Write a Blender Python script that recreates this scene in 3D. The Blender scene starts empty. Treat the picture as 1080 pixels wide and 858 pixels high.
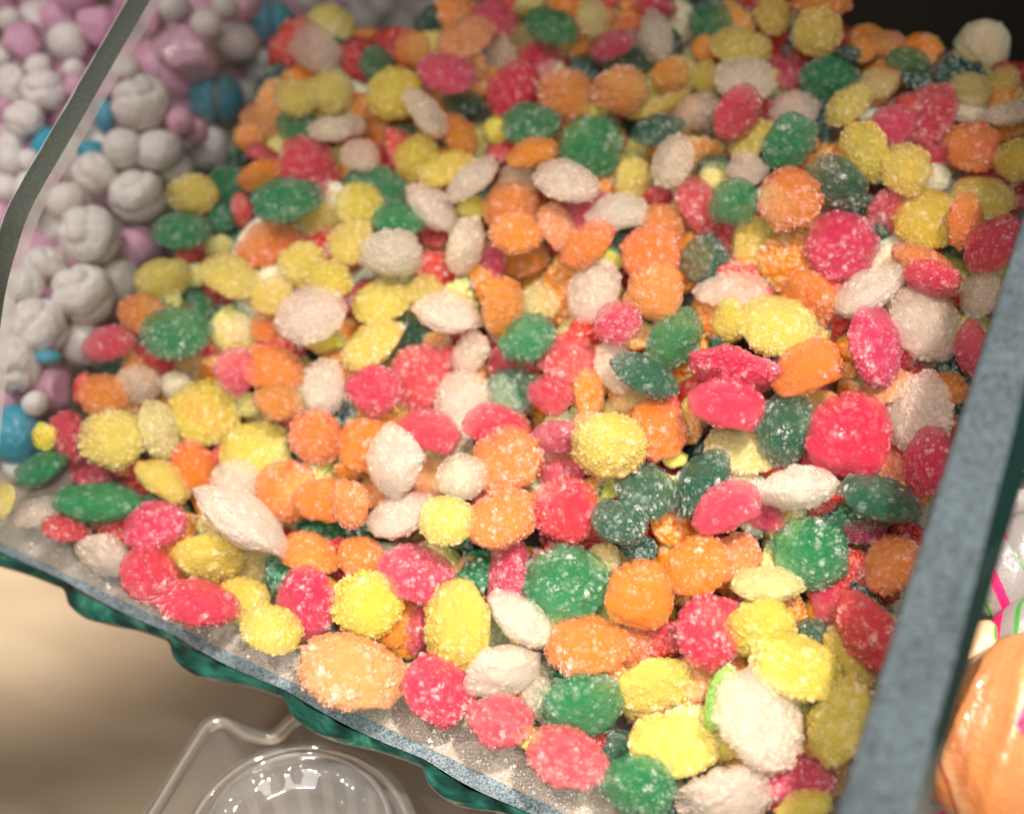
import bpy, bmesh, math, random
import numpy as np
from mathutils import Vector, Matrix
from mathutils import noise as mnoise

random.seed(11); rng = np.random.default_rng(11)
S = bpy.context.scene
COL = S.collection

# tile offset, then (zx, zy, long, short, angle clockwise, colour, layer)
GUM = {
(0,0): """925 305 130 120 0 Y 0;1030 287 140 130 0 Y 0;940 238 120 70 0 O 1;930 390 125 110 -20 G 0;1035 405 140 90 0 W 0;815 385 125 120 0 P 1;775 430 80 100 90 O 1;965 520 195 160 55 R 0;815 480 110 60 0 M 1;820 550 150 100 -25 O 0;895 622 205 140 -25 G 0;752 660 110 75 80 R 1;605 605 150 125 -10 Y 0;705 580 115 110 0 G 1;690 680 95 90 0 G 1;565 720 170 110 0 G 0;840 760 200 150 10 O 0;1000 705 140 130 60 Y 1;945 825 145 140 0 Y 0;690 775 95 80 0 T 1;505 868 175 130 0 Y 0;730 870 195 135 0 Y 0;590 800 85 50 0 R 1;615 858 80 75 0 T 1;985 150 158 152 0 W 0""",
(360,0): """115 205 120 105 80 G 1;225 160 115 110 0 O 0;165 290 170 150 0 Y 0;385 120 170 120 -10 P 0;325 232 185 130 5 R 0;420 205 120 80 90 P 1;262 355 180 110 60 W 0;480 62 145 112 15 R 0;590 20 95 65 0 T 1;660 82 165 110 0 G 0;785 55 120 95 80 T 0;970 25 145 75 0 R 1;885 82 110 80 0 O 1;980 120 165 115 70 W 0;850 142 140 85 -10 M 0;870 185 165 80 0 E 1;760 215 90 72 0 E 1;500 185 160 110 70 W 1;555 135 115 90 0 T 1;630 208 165 130 60 R 0;530 275 178 132 -60 R 0;710 292 178 155 0 O 0;873 280 168 152 0 O 0;1025 237 122 102 0 O 0;985 318 200 85 -10 Y 1;790 362 110 80 0 Y 1;590 387 178 130 -10 G 0;780 465 200 180 20 G 0;805 390 130 70 0 E 1;992 407 170 95 -20 E 0;740 165 95 65 0 B 1;370 425 140 100 70 O 0;385 318 130 95 0 E 1;115 420 160 90 70 B 1;60 330 90 75 0 B 1;30 390 90 75 0 W 0;55 485 120 105 0 W 0;198 432 100 90 0 G 1;238 500 155 130 -60 Y 0;95 562 165 85 0 G 0;322 530 160 95 -30 Y 0;485 405 85 85 0 Y 1;500 478 115 70 0 M 1;605 487 168 88 0 O 0;410 562 190 112 -35 W 0;555 560 130 110 0 W 1;700 567 202 132 10 W 0;908 560 135 108 80 Y 0;1035 505 165 130 -50 W 0;168 610 110 100 0 G 0;178 690 165 115 0 G 0;60 645 150 140 40 Y 0;35 760 150 130 0 Y 0;285 648 195 115 25 W 0;290 738 90 75 0 M 1;410 645 110 80 0 Y 1;530 650 172 150 0 O 0;548 728 160 130 20 O 0;675 712 150 105 60 P 0;770 655 165 110 -40 R 0;870 676 205 108 -15 W 0;985 618 95 75 0 M 1;165 790 205 145 -15 W 0;388 768 180 122 -55 W 0;470 820 120 85 90 M 1;570 800 165 125 0 B 1;768 762 180 118 -35 O 0;1000 705 145 120 60 O 0;968 795 185 165 0 O 0;870 765 90 70 0 E 1;840 805 95 70 0 Y 1;690 540 60 45 0 T 1""",
(720,0): """420 100 152 150 0 Y 0;430 10 175 80 0 O 0;280 50 120 105 80 Y 1;90 70 140 100 0 G 1;178 145 185 112 10 Y 0;72 150 90 80 0 O 1;80 245 110 100 0 Y 1;190 250 195 145 0 W 0;330 232 130 95 0 M 1;170 352 178 130 -60 R 0;50 352 150 115 -20 W 1;455 248 165 135 -10 G 0;355 352 155 125 0 W 1;335 442 188 140 -60 G 0;515 328 155 100 -35 Y 0;605 262 115 90 0 T 1;210 437 140 100 -30 Y 0;200 527 125 112 0 W 0;95 452 115 100 0 E 1;100 532 115 100 0 E 1;467 440 125 105 0 E 1;568 470 178 140 60 Y 0;480 572 195 152 40 E 0;702 532 155 140 50 Y 0;755 365 200 160 -55 R 0;655 400 150 130 20 R 0;790 492 110 85 0 R 1;790 552 90 82 0 W 1;908 462 158 154 0 O 0;700 200 130 100 0 G 1;620 142 140 85 0 P 1;900 285 140 100 0 T 1;860 208 105 100 0 Y 1;740 258 120 70 0 E 1;1000 250 100 90 0 Y 1;895 342 100 85 0 W 1;1020 357 150 75 -10 W 0;1015 412 120 70 0 O 1;1045 500 125 120 0 Y 0;1010 550 115 80 90 R 1;610 560 100 65 0 E 1;655 665 205 150 -60 R 0;490 765 200 190 0 R 0;772 682 205 180 30 Y 0;935 620 190 140 20 Y 0;880 690 180 105 80 O 0;970 762 195 140 -40 R 0;610 812 120 95 0 M 1;750 815 190 80 10 O 0;165 640 155 148 0 G 0;335 625 190 185 0 O 0;225 767 185 140 80 Y 0;352 800 145 110 80 W 1;70 812 155 140 -30 E 0;50 640 200 128 70 R 0;405 705 110 80 0 O 1;350 545 90 60 0 R 1;560 155 90 80 0 B 1;780 295 100 70 0 P 1;510 180 90 70 0 E 1""",
(0,280): """445 152 145 130 20 O 0;545 212 195 152 -10 G 0;672 150 180 112 45 G 1;340 242 155 110 -20 R 0;490 292 155 90 30 R 1;745 190 135 105 0 W 1;840 200 120 100 0 O 1;970 156 212 178 -10 W 0;850 98 135 120 0 Y 0;1040 45 125 110 0 Y 0;1012 240 125 65 0 Y 1;370 322 130 85 0 E 1;325 402 145 130 -30 O 0;430 372 135 120 0 W 0;550 372 95 85 0 W 1;622 300 145 122 0 T 1;735 330 142 120 90 R 0;842 322 205 152 0 O 0;870 425 150 110 0 B 0;1010 382 178 135 -70 W 0;355 540 195 188 0 Y 0;500 512 185 120 70 T 0;645 462 215 192 0 Y 0;222 530 160 110 55 R 0;140 530 95 75 90 Y 1;258 385 100 60 90 R 1;130 635 172 102 -15 G 0;312 747 285 130 12 G 0;510 687 195 110 35 Y 0;612 632 165 135 45 O 0;800 572 222 170 15 Y 0;740 682 160 148 30 W 0;755 790 320 132 20 W 0;480 812 192 152 0 R 0;120 770 160 105 -25 W 0;205 822 138 85 0 R 0;15 730 100 65 90 Y 0;282 652 130 85 0 R 1;402 622 120 75 0 O 1;985 535 165 155 60 O 0;895 705 190 180 0 O 0;1012 732 182 142 0 O 0;782 432 80 75 0 T 1;380 600 90 60 0 B 1;455 560 60 70 0 E 1;690 590 60 60 0 M 1""",
(360,280): """125 112 185 130 -20 Y 0;255 87 130 110 -40 Y 0;95 250 192 122 -18 Y 0;220 205 160 112 30 E 1;330 147 202 132 0 W 0;500 122 195 125 -75 O 0;620 112 130 112 0 T 1;790 82 195 160 -40 W 0;985 95 190 175 0 O 0;865 182 142 128 -30 R 0;580 227 172 135 -30 G 0;402 275 145 112 90 W 0;378 412 182 172 -60 W 0;100 388 165 150 0 R 0;250 352 205 175 60 R 0;330 290 90 80 0 M 1;740 205 140 95 0 T 1;710 292 185 150 20 R 0;535 397 165 150 -30 E 0;655 412 145 122 30 M 0;500 310 105 85 80 R 1;860 322 172 130 70 W 0;952 345 215 122 12 E 0;1040 232 200 150 -70 G 0;772 402 155 98 85 O 0;762 492 85 72 0 P 0;280 532 205 130 15 R 0;75 562 175 172 0 O 0;480 497 178 130 -20 R 0;670 537 145 102 0 M 0;835 560 232 200 -10 Y 0;985 512 192 172 90 O 0;167 612 228 175 95 W 0;514 606 218 200 0 O 0;380 660 155 142 0 W 0;280 660 135 125 0 P 1;690 640 150 120 0 R 1;705 762 205 202 0 R 0;950 702 195 165 60 E 0;868 802 180 128 35 E 0;580 725 75 65 0 B 1;187 782 215 130 -5 W 0;330 792 165 150 0 Y 0;500 792 222 172 0 O 0;25 742 150 110 90 O 0;100 712 140 85 0 B 1;30 640 110 75 0 B 1;830 695 90 70 0 Y 1;900 432 160 75 0 T 1;930 220 90 80 0 P 1;600 300 80 60 0 M 1;800 700 100 80 0 B 1;1040 600 80 60 0 Y 1;300 240 90 70 0 P 1""",
(720,280): """155 82 225 132 -15 W 0;150 165 135 108 90 Y 0;302 187 228 182 10 Y 0;400 112 195 150 40 O 1;585 82 235 122 -15 W 0;755 182 242 208 90 W 0;600 250 245 165 75 R 0;780 42 178 100 30 R 0;510 12 175 90 0 R 1;930 87 155 118 -60 W 0;900 252 170 100 -75 R 0;715 262 140 130 0 O 1;165 312 295 142 5 R 0;400 327 235 160 -20 O 0;145 447 245 162 0 R 0;320 512 212 178 90 E 0;530 545 265 255 0 R 0;740 467 235 188 -75 W 0;640 382 175 112 -30 P 0;820 382 130 105 0 O 1;810 302 145 70 0 E 1;430 422 140 85 0 P 1;530 390 90 70 0 B 1;760 612 210 135 -60 R 0;360 692 238 122 5 W 0;610 732 252 152 0 E 0;180 575 210 150 0 T 1;55 450 110 100 0 Y 1;60 672 225 145 -70 E 0;150 762 232 148 -30 R 0;440 627 130 85 0 R 1;270 782 140 112 0 M 1;650 622 110 95 0 P 1;560 822 150 95 0 M 1;880 120 100 80 0 M 1;500 330 90 60 0 B 1;20 500 80 110 0 O 1""",
(0,568): """330 52 178 122 10 W 0;470 112 182 160 30 R 0;620 202 255 150 -5 R 0;650 62 225 140 10 Y 0;820 77 165 142 0 T 1;760 192 155 142 0 Y 1;850 282 190 148 30 Y 0;970 52 185 132 0 O 0;950 197 215 178 -80 R 0;1050 30 90 70 0 M 1""",
(360,568): """60 52 135 122 0 O 0;85 202 215 208 0 Y 0;235 107 232 170 15 R 0;38 415 320 232 5 P 0;235 277 165 92 90 M 1;400 122 125 100 70 P 1;365 272 272 200 75 Y 0;515 107 235 132 -72 R 0;705 137 262 222 0 G 0;560 250 225 135 50 W 0;500 415 235 158 -35 W 0;300 477 235 190 50 R 0;495 567 195 160 20 R 0;620 482 200 130 80 W 1;770 332 248 190 10 O 0;905 347 135 125 0 O 1;940 187 222 212 0 O 0;750 512 245 188 0 G 0;670 272 100 85 0 T 1;977 467 245 185 0 Y 0;1030 645 275 205 20 Y 0;705 682 238 182 20 R 0;860 652 130 115 0 E 1;930 772 225 180 30 G 0;820 62 105 90 0 T 1;590 620 100 80 0 Y 1;930 30 110 80 0 E 1;480 290 110 90 60 E 1;160 290 100 110 0 O 1;380 420 80 90 0 E 1;1000 300 110 90 0 M 1;790 620 80 70 0 M 1""",
(720,568): """45 82 200 178 0 O 0;160 62 185 132 -20 O 0;402 48 242 215 0 G 0;480 172 205 175 60 M 1;652 82 190 155 -70 O 0;85 287 215 190 80 R 0;260 150 225 132 10 T 0;248 282 245 175 -32 Y 0;390 292 120 90 0 E 1;355 402 275 185 12 Y 0;572 290 275 160 70 R 0;520 362 220 140 60 Y 1;490 572 275 180 -65 Y 0;240 560 322 255 58 W 0;112 500 185 90 -60 L 0;70 450 160 105 0 P 1;380 540 125 95 80 Y 1;140 802 290 185 0 W 0;350 742 225 155 15 R 0;390 842 180 90 0 Y 0;470 720 160 95 80 P 1;140 652 160 95 0 Y 1;20 400 120 90 0 M 1;150 400 110 80 0 O 1;300 720 100 80 0 B 1""",
}
# left bin: kinds  K knobbly white, B smooth white ball, P pink, C blue, S split blue, F faceted pink
LEFT = {
(0,0): """30 60 85 72 0 B;180 60 135 105 0 P;300 78 130 125 0 P;80 140 155 130 0 P;212 132 145 120 80 B;230 216 75 62 0 B;38 265 130 100 80 K;140 282 140 130 0 K;75 372 135 112 0 K;140 450 115 78 -60 C;40 500 112 95 80 B;8 340 100 60 90 P;18 680 115 75 -60 P;590 160 215 180 20 F;740 130 155 122 0 B;645 75 110 90 0 B;850 72 152 142 0 C;955 82 70 62 0 C;830 222 142 126 90 B;675 305 172 165 0 S;440 322 185 172 0 K;330 365 112 70 90 C;285 468 90 60 0 C;385 462 130 118 0 B;490 470 168 122 0 B;660 462 155 140 -20 K;562 380 95 80 90 P;612 412 85 75 0 P;300 540 148 120 0 K;550 532 128 110 0 K;430 610 185 162 0 K;205 625 132 105 0 B;280 732 192 182 0 K;440 765 140 130 0 P;140 822 138 112 0 K;540 20 130 70 0 B;470 62 90 75 80 P;760 20 130 65 0 P;235 270 85 65 80 P;390 215 100 75 0 B;340 275 80 62 0 P;120 205 90 60 0 B;5 180 60 80 90 B;155 560 90 80 0 P;700 20 90 60 0 B;90 500 70 70 0 B;100 590 120 110 0 B;20 590 90 90 0 B;880 150 80 80 0 B;770 290 90 90 0 B""",
(0,280): """260 88 205 185 0 K;120 190 192 182 0 K;48 310 185 140 80 K;262 245 158 135 0 B;165 372 155 140 0 P;50 530 195 155 90 C;380 48 145 130 90 B;150 288 85 50 0 C;20 210 100 120 90 B;80 60 120 110 0 K;20 130 110 110 0 B;110 430 90 70 0 B;70 640 120 90 0 B""",
(360,0): """50 60 140 130 0 K;170 82 155 122 0 B;120 15 120 70 0 B;30 172 90 82 0 B;260 40 120 90 0 K;-30 30 110 80 0 P""",
}


# ------------------------------------------------------------------ camera model
FPX = 1484.0
CAMZ = 0.3254
q = math.sqrt(.5)
Fw = np.array([0, q, -q]); Rt = np.array([1., 0, 0]); Up = np.array([0, q, q])
CAM = np.array([0, 0, CAMZ])
def ray(x, y): return Fw + Rt*(x-540)/FPX + Up*(429-y)/FPX
dv = ray(2453, -4160); dv /= np.linalg.norm(dv)              # the dividers' sloping top edges
dh = np.array([dv[0], dv[1], 0]); dh /= np.linalg.norm(dh)   # back into the bin
ev = np.array([dh[1], -dh[0], 0])                            # across the bin
nv = np.cross(ev, dv); nv /= np.linalg.norm(nv)              # normal of the heap's slope
P0 = .396*Fw
def t_pile(x, y, off=0.0): r = ray(x, y); return (P0@nv + off)/(r@nv)
def t_z(x, y, z): r = ray(x, y); return (z-CAMZ)/r[2]
def at_z(x, y, z): return CAM + ray(x, y)*t_z(x, y, z)
E_LEFT = (ray(100, 380)*t_pile(100, 380))@ev                 # left divider, right face
def at_e(x, y, e): r = ray(x, y); return CAM + r*(e/(r@ev))

cam = bpy.data.cameras.new('camera'); co = bpy.data.objects.new('camera', cam); COL.objects.link(co)
co.location = CAM; co.rotation_euler = (math.radians(45), 0, 0)
cam.sensor_width = 36; cam.lens = 36*FPX/1080; cam.clip_start = .01; cam.clip_end = 50
cam.dof.use_dof = True; cam.dof.focus_distance = .368; cam.dof.aperture_fstop = 5.3
S.camera = co
S.view_settings.view_transform = 'Standard'; S.view_settings.look = 'None'
S.view_settings.exposure = 0; S.view_settings.gamma = 1
S.cycles.use_denoising = True; S.cycles.volume_bounces = 3; S.cycles.transparent_max_bounces = 24
S.cycles.max_bounces = 12
S.cycles.caustics_reflective = False; S.cycles.caustics_refractive = False

# ------------------------------------------------------------------ materials
def new_mat(name):
    m = bpy.data.materials.new(name); m.use_nodes = True
    nt = m.node_tree; b = nt.nodes['Principled BSDF']
    return m, nt, b
def N(nt, typ, **kw):
    n = nt.nodes.new(typ)
    for k, v in kw.items(): setattr(n, k, v)
    return n
def ramp(nt, stops, interp='LINEAR'):
    n = nt.nodes.new('ShaderNodeValToRGB'); n.color_ramp.interpolation = interp
    el = n.color_ramp.elements
    while len(el) < len(stops): el.new(.5)
    for e, (p, c) in zip(el, stops):
        e.position = p; e.color = (*c, 1) if len(c) == 3 else c
    return n
def mixc(nt, fac, a, b, blend='MIX'):
    n = nt.nodes.new('ShaderNodeMix'); n.data_type = 'RGBA'; n.blend_type = blend
    for sock, v in ((0, fac), (6, a), (7, b)):
        if hasattr(v, 'links') or isinstance(v, bpy.types.NodeSocket): nt.links.new(v, n.inputs[sock])
        elif isinstance(v, (tuple, list)): n.inputs[sock].default_value = (*v, 1)
        else: n.inputs[sock].default_value = v
    return n.outputs[2]
def mathn(nt, op, a, b=None):
    n = nt.nodes.new('ShaderNodeMath'); n.operation = op
    for i, v in enumerate((a, b)):
        if v is None: continue
        if isinstance(v, bpy.types.NodeSocket): nt.links.new(v, n.inputs[i])
        else: n.inputs[i].default_value = v
    return n.outputs[0]

def gum_mat(name, col, sugar=(.93, .87, .80), lift=.10, dens=300, vexp=.66, solid=(.21, .76)):
    m, nt, b = new_mat(name)
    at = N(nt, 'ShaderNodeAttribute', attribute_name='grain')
    oi = N(nt, 'ShaderNodeObjectInfo')
    hs = N(nt, 'ShaderNodeHueSaturation'); hs.inputs['Color'].default_value = (*col, 1)
    h = N(nt, 'ShaderNodeMapRange'); h.inputs[3].default_value = .483; h.inputs[4].default_value = .517
    nt.links.new(oi.outputs['Random'], h.inputs[0]); nt.links.new(h.outputs[0], hs.inputs['Hue'])
    rv = mathn(nt, 'FRACT', mathn(nt, 'MULTIPLY', oi.outputs['Random'], 17.3))
    vv = N(nt, 'ShaderNodeMapRange'); vv.inputs[3].default_value = .82; vv.inputs[4].default_value = 1.15
    nt.links.new(rv, vv.inputs[0]); nt.links.new(vv.outputs[0], hs.inputs['Value'])
    # whiter sugar on some of the grains, thin frosting in broad patches
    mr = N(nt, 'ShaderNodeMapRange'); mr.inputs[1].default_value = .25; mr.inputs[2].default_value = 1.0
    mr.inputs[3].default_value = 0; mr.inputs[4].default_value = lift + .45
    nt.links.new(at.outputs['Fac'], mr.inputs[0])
    tc = N(nt, 'ShaderNodeTexCoord')
    nz = N(nt, 'ShaderNodeTexNoise'); nz.inputs['Scale'].default_value = 2.2; nz.inputs['Detail'].default_value = 3
    add = N(nt, 'ShaderNodeVectorMath', operation='ADD')
    mul = N(nt, 'ShaderNodeVectorMath', operation='SCALE'); mul.inputs['Scale'].default_value = 37.0
    cmb = N(nt, 'ShaderNodeCombineXYZ')
    for i in range(3): nt.links.new(oi.outputs['Random'], cmb.inputs[i])
    nt.links.new(cmb.outputs[0], mul.inputs[0]); nt.links.new(mul.outputs[0], add.inputs[1])
    nt.links.new(tc.outputs['Object'], add.inputs[0]); nt.links.new(add.outputs[0], nz.inputs['Vector'])
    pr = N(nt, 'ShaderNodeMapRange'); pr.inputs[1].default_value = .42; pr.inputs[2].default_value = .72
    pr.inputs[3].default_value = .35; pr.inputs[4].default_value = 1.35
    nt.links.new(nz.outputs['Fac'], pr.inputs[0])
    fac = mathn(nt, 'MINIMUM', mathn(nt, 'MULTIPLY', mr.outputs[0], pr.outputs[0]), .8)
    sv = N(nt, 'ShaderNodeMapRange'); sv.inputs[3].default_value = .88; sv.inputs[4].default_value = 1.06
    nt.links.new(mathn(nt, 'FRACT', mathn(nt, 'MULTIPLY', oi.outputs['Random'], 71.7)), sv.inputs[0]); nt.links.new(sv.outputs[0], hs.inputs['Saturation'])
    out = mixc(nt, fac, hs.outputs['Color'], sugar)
    nt.links.new(out, b.inputs['Base Color'])
    b.inputs['Roughness'].default_value = .5; b.inputs['Specular IOR Level'].default_value = 0
    fn = N(nt, 'ShaderNodeTexNoise'); fn.inputs['Scale'].default_value = 26; fn.inputs['Detail'].default_value = 2
    nt.links.new(add.outputs[0], fn.inputs['Vector'])
    bp = N(nt, 'ShaderNodeBump'); bp.inputs['Strength'].default_value = .45; bp.inputs['Distance'].default_value = .03
    nt.links.new(fn.outputs['Fac'], bp.inputs['Height']); nt.links.new(bp.outputs[0], b.inputs['Normal'])
    # jelly: light enters between the grains, scatters inside and comes out coloured; the grains themselves are whiter and denser
    out = nt.nodes['Material Output']
    tr = N(nt, 'ShaderNodeBsdfTransparent'); m1 = N(nt, 'ShaderNodeMixShader')
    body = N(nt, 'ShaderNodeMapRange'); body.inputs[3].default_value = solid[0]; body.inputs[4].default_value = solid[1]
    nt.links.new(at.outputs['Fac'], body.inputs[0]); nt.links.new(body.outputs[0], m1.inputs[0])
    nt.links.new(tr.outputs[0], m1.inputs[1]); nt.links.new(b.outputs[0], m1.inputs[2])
    gl = N(nt, 'ShaderNodeBsdfGlossy'); gl.inputs['Roughness'].default_value = .10; nt.links.new(bp.outputs[0], gl.inputs['Normal'])
    fr = N(nt, 'ShaderNodeFresnel'); fr.inputs[0].default_value = 1.55; nt.links.new(bp.outputs[0], fr.inputs['Normal'])
    m2 = N(nt, 'ShaderNodeMixShader'); nt.links.new(fr.outputs[0], m2.inputs[0]); nt.links.new(m1.outputs[0], m2.inputs[1]); nt.links.new(gl.outputs[0], m2.inputs[2])
    ge = N(nt, 'ShaderNodeNewGeometry'); t2 = N(nt, 'ShaderNodeBsdfTransparent'); m3 = N(nt, 'ShaderNodeMixShader')
    nt.links.new(ge.outputs['Backfacing'], m3.inputs[0]); nt.links.new(m2.outputs[0], m3.inputs[1]); nt.links.new(t2.outputs[0], m3.inputs[2])
    nt.links.new(m3.outputs[0], out.inputs['Surface'])
    v = N(nt, 'ShaderNodeVolumePrincipled'); v.inputs['Density'].default_value = dens
    v.inputs['Color'].default_value = (*[min(.985, c**vexp) for c in col], 1)
    v.inputs['Absorption Color'].default_value = (*[c**.5 for c in col], 1)
    nt.links.new(v.outputs[0], out.inputs['Volume'])
    return m
GM = {
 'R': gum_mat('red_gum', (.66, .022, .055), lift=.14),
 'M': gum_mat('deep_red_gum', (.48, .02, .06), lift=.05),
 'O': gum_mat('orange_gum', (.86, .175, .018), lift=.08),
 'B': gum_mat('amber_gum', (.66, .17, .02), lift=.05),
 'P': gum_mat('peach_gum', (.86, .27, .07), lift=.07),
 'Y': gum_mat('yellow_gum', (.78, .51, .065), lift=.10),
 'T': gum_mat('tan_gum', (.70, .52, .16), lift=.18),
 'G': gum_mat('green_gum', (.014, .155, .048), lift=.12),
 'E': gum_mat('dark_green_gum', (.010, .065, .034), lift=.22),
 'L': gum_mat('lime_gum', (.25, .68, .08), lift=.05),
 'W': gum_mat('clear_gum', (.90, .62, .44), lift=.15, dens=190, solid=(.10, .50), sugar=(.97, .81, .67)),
}
def chalk_mat(name, col, rough=.6, sss=.25):
    m, nt, b = new_mat(name)
    tc = N(nt, 'ShaderNodeTexCoord'); nz = N(nt, 'ShaderNodeTexNoise'); nz.inputs['Scale'].default_value = 3.5
    nz.inputs['Detail'].default_value = 5
    nt.links.new(tc.outputs['Object'], nz.inputs['Vector'])
    r = ramp(nt, [(.3, tuple(c*.86 for c in col)), (.7, col)])
    nt.links.new(nz.outputs['Fac'], r.inputs[0]); nt.links.new(r.outputs[0], b.inputs['Base Color'])
    b.inputs['Roughness'].default_value = rough
    b.inputs['Subsurface Weight'].default_value = sss; b.inputs['Subsurface Radius'].default_value = (1, .8, .7)
    b.inputs['Subsurface Scale'].default_value = .003
    bp = N(nt, 'ShaderNodeBump'); bp.inputs['Strength'].default_value = .25; bp.inputs['Distance'].default_value = .05
    nt.links.new(nz.outputs['Fac'], bp.inputs['Height']); nt.links.new(bp.outputs[0], b.inputs['Normal'])
    return m
CM = {'white': chalk_mat('chalk_white', (.78, .71, .68), .5, .6), 'ball': chalk_mat('smooth_white', (.76, .70, .67), .35, .6),
      'pink': chalk_mat('chalk_pink', (.68, .36, .50), .4, .5), 'blue': chalk_mat('chalk_blue', (.03, .33, .47), .3),
      'core': chalk_mat('tan_core', (.55, .42, .28)), 'facet': chalk_mat('shiny_pink', (.66, .38, .50), .15)}

def clear_mat(name, tint, ior=1.45, rough=.03, haze=0.0):
    m, nt, b = new_mat(name); nt.nodes.remove(b)
    out = nt.nodes['Material Output']
    tr = N(nt, 'ShaderNodeBsdfTransparent'); tr.inputs[0].default_value = (*tint, 1)
    gl = N(nt, 'ShaderNodeBsdfGlossy'); gl.inputs['Roughness'].default_value = rough
    fr = N(nt, 'ShaderNodeFresnel'); mx = N(nt, 'ShaderNodeMixShader')
    ge = N(nt, 'ShaderNodeNewGeometry'); io = N(nt, 'ShaderNodeMapRange')      # same reflection from either side
    io.inputs[3].default_value = ior; io.inputs[4].default_value = 1/ior
    nt.links.new(ge.outputs['Backfacing'], io.inputs[0]); nt.links.new(io.outputs[0], fr.inputs[0])
    nt.links.new(fr.outputs[0], mx.inputs[0]); nt.links.new(tr.outputs[0], mx.inputs[1]); nt.links.new(gl.outputs[0], mx.inputs[2])
    last = mx.outputs[0]
    if haze:
        df = N(nt, 'ShaderNodeBsdfDiffuse'); df.inputs[0].default_value = (.75, .75, .72, 1)
        m2 = N(nt, 'ShaderNodeMixShader'); m2.inputs[0].default_value = haze
        nt.links.new(last, m2.inputs[1]); nt.links.new(df.outputs[0], m2.inputs[2]); last = m2.outputs[0]
    nt.links.new(last, out.inputs['Surface'])
    return m
PANE = clear_mat('clear_pane', (.97, .98, .972), ior=1.35, haze=.03)
PANE_R = clear_mat('clear_pane_dark', (.80, .86, .84), haze=.02)
PET = clear_mat('clear_plastic', (.96, .95, .94), ior=1.75, rough=.06, haze=.10)
def frost_mat(name, c0, c1, scale, rough=.55, bump=.4, spark=True):
    m, nt, b = new_mat(name)
    tc = N(nt, 'ShaderNodeTexCoord')
    n1 = N(nt, 'ShaderNodeTexNoise'); n1.inputs['Scale'].default_value = scale; n1.inputs['Detail'].default_value = 6
    n1.inputs['Roughness'].default_value = .75
    n2 = N(nt, 'ShaderNodeTexNoise'); n2.inputs['Scale'].default_value = scale*.08; n2.inputs['Detail'].default_value = 3
    for n in (n1, n2): nt.links.new(tc.outputs['Object'], n.inputs['Vector'])
    s = mathn(nt, 'ADD', mathn(nt, 'MULTIPLY', n1.outputs['Fac'], .85), mathn(nt, 'MULTIPLY', n2.outputs['Fac'], .15))
    r = ramp(nt, [(.40, c0), (.60, c1)]); nt.links.new(s, r.inputs[0])
    nt.links.new(r.outputs[0], b.inputs['Base Color'])
    b.inputs['Roughness'].default_value = rough
    bp = N(nt, 'ShaderNodeBump'); bp.inputs['Strength'].default_value = bump; bp.inputs['Distance'].default_value = .0006
    nt.links.new(n1.outputs['Fac'], bp.inputs['Height']); nt.links.new(bp.outputs[0], b.inputs['Normal'])
    return m
EDGE_L = frost_mat('ground_glass_olive', (.026, .033, .020), (.052, .060, .038), 900)
EDGE_R = frost_mat('ground_glass_grey', (.008, .016, .020), (.090, .118, .132), 1000, .6, 1.0)
CHAM_L = clear_mat('chamfer_pale', (.90, .92, .90), haze=.50, rough=.15)  # pale ground chamfer; the edge's highlight line is painted in as diffuse haze
BEVEL = frost_mat('ground_bevel', (.03, .055, .06), (.30, .36, .38), 1500, .35, .9)
SHELF = frost_mat('sugared_glass', (.26, .20, .15), (.50, .42, .34), 1400, .35, .8)
def green_glass():
    m, nt, b = new_mat('green_edge_glass')
    tc = N(nt, 'ShaderNodeTexCoord')
    mp = N(nt, 'ShaderNodeMapping'); mp.inputs['Scale'].default_value = (1, 1, 2.2)
    nt.links.new(tc.outputs['Object'], mp.inputs['Vector'])
    nz = N(nt, 'ShaderNodeTexNoise'); nz.inputs['Scale'].default_value = 55; nz.inputs['Detail'].default_value = 3
    nz.inputs['Distortion'].default_value = 1.6
    nt.links.new(mp.outputs[0], nz.inputs['Vector'])
    r = ramp(nt, [(.32, (.003, .022, .020)), (.46, (.010, .085, .065)), (.58, (.025, .19, .135)), (.70, (.12, .36, .24)), (.80, (.26, .36, .16))])
    nt.links.new(nz.outputs['Fac'], r.inputs[0]); nt.links.new(r.outputs[0], b.inputs['Base Color'])
    b.inputs['Roughness'].default_value = .07; b.inputs['IOR'].default_value = 1.52
    b.inputs['Transmission Weight'].default_value = .5
    b.inputs['Coat Weight'].default_value = .8; b.inputs['Coat Roughness'].default_value = .03
    bp = N(nt, 'ShaderNodeBump'); bp.inputs['Strength'].default_value = .35; bp.inputs['Distance'].default_value = .004
    nt.links.new(nz.outputs['Fac'], bp.inputs['Height']); nt.links.new(bp.outputs[0], b.inputs['Normal'])
    return m
GREEN = green_glass()
def simple(name, col, rough=.5, **kw):
    m, nt, b = new_mat(name); b.inputs['Base Color'].default_value = (*col, 1); b.inputs['Roughness'].default_value = rough
    for k, v in kw.items(): b.inputs[k.replace('_', ' ')].default_value = v
    return m
DARKGLASS = simple('dark_glass_chamfer', (.006, .018, .016), .06, IOR=1.52, Coat_Weight=.5)
PLASTIC = simple('thick_clear_plastic', (.95, .95, .90), .05, Transmission_Weight=.93, IOR=1.5, Coat_Weight=.6)

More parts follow.
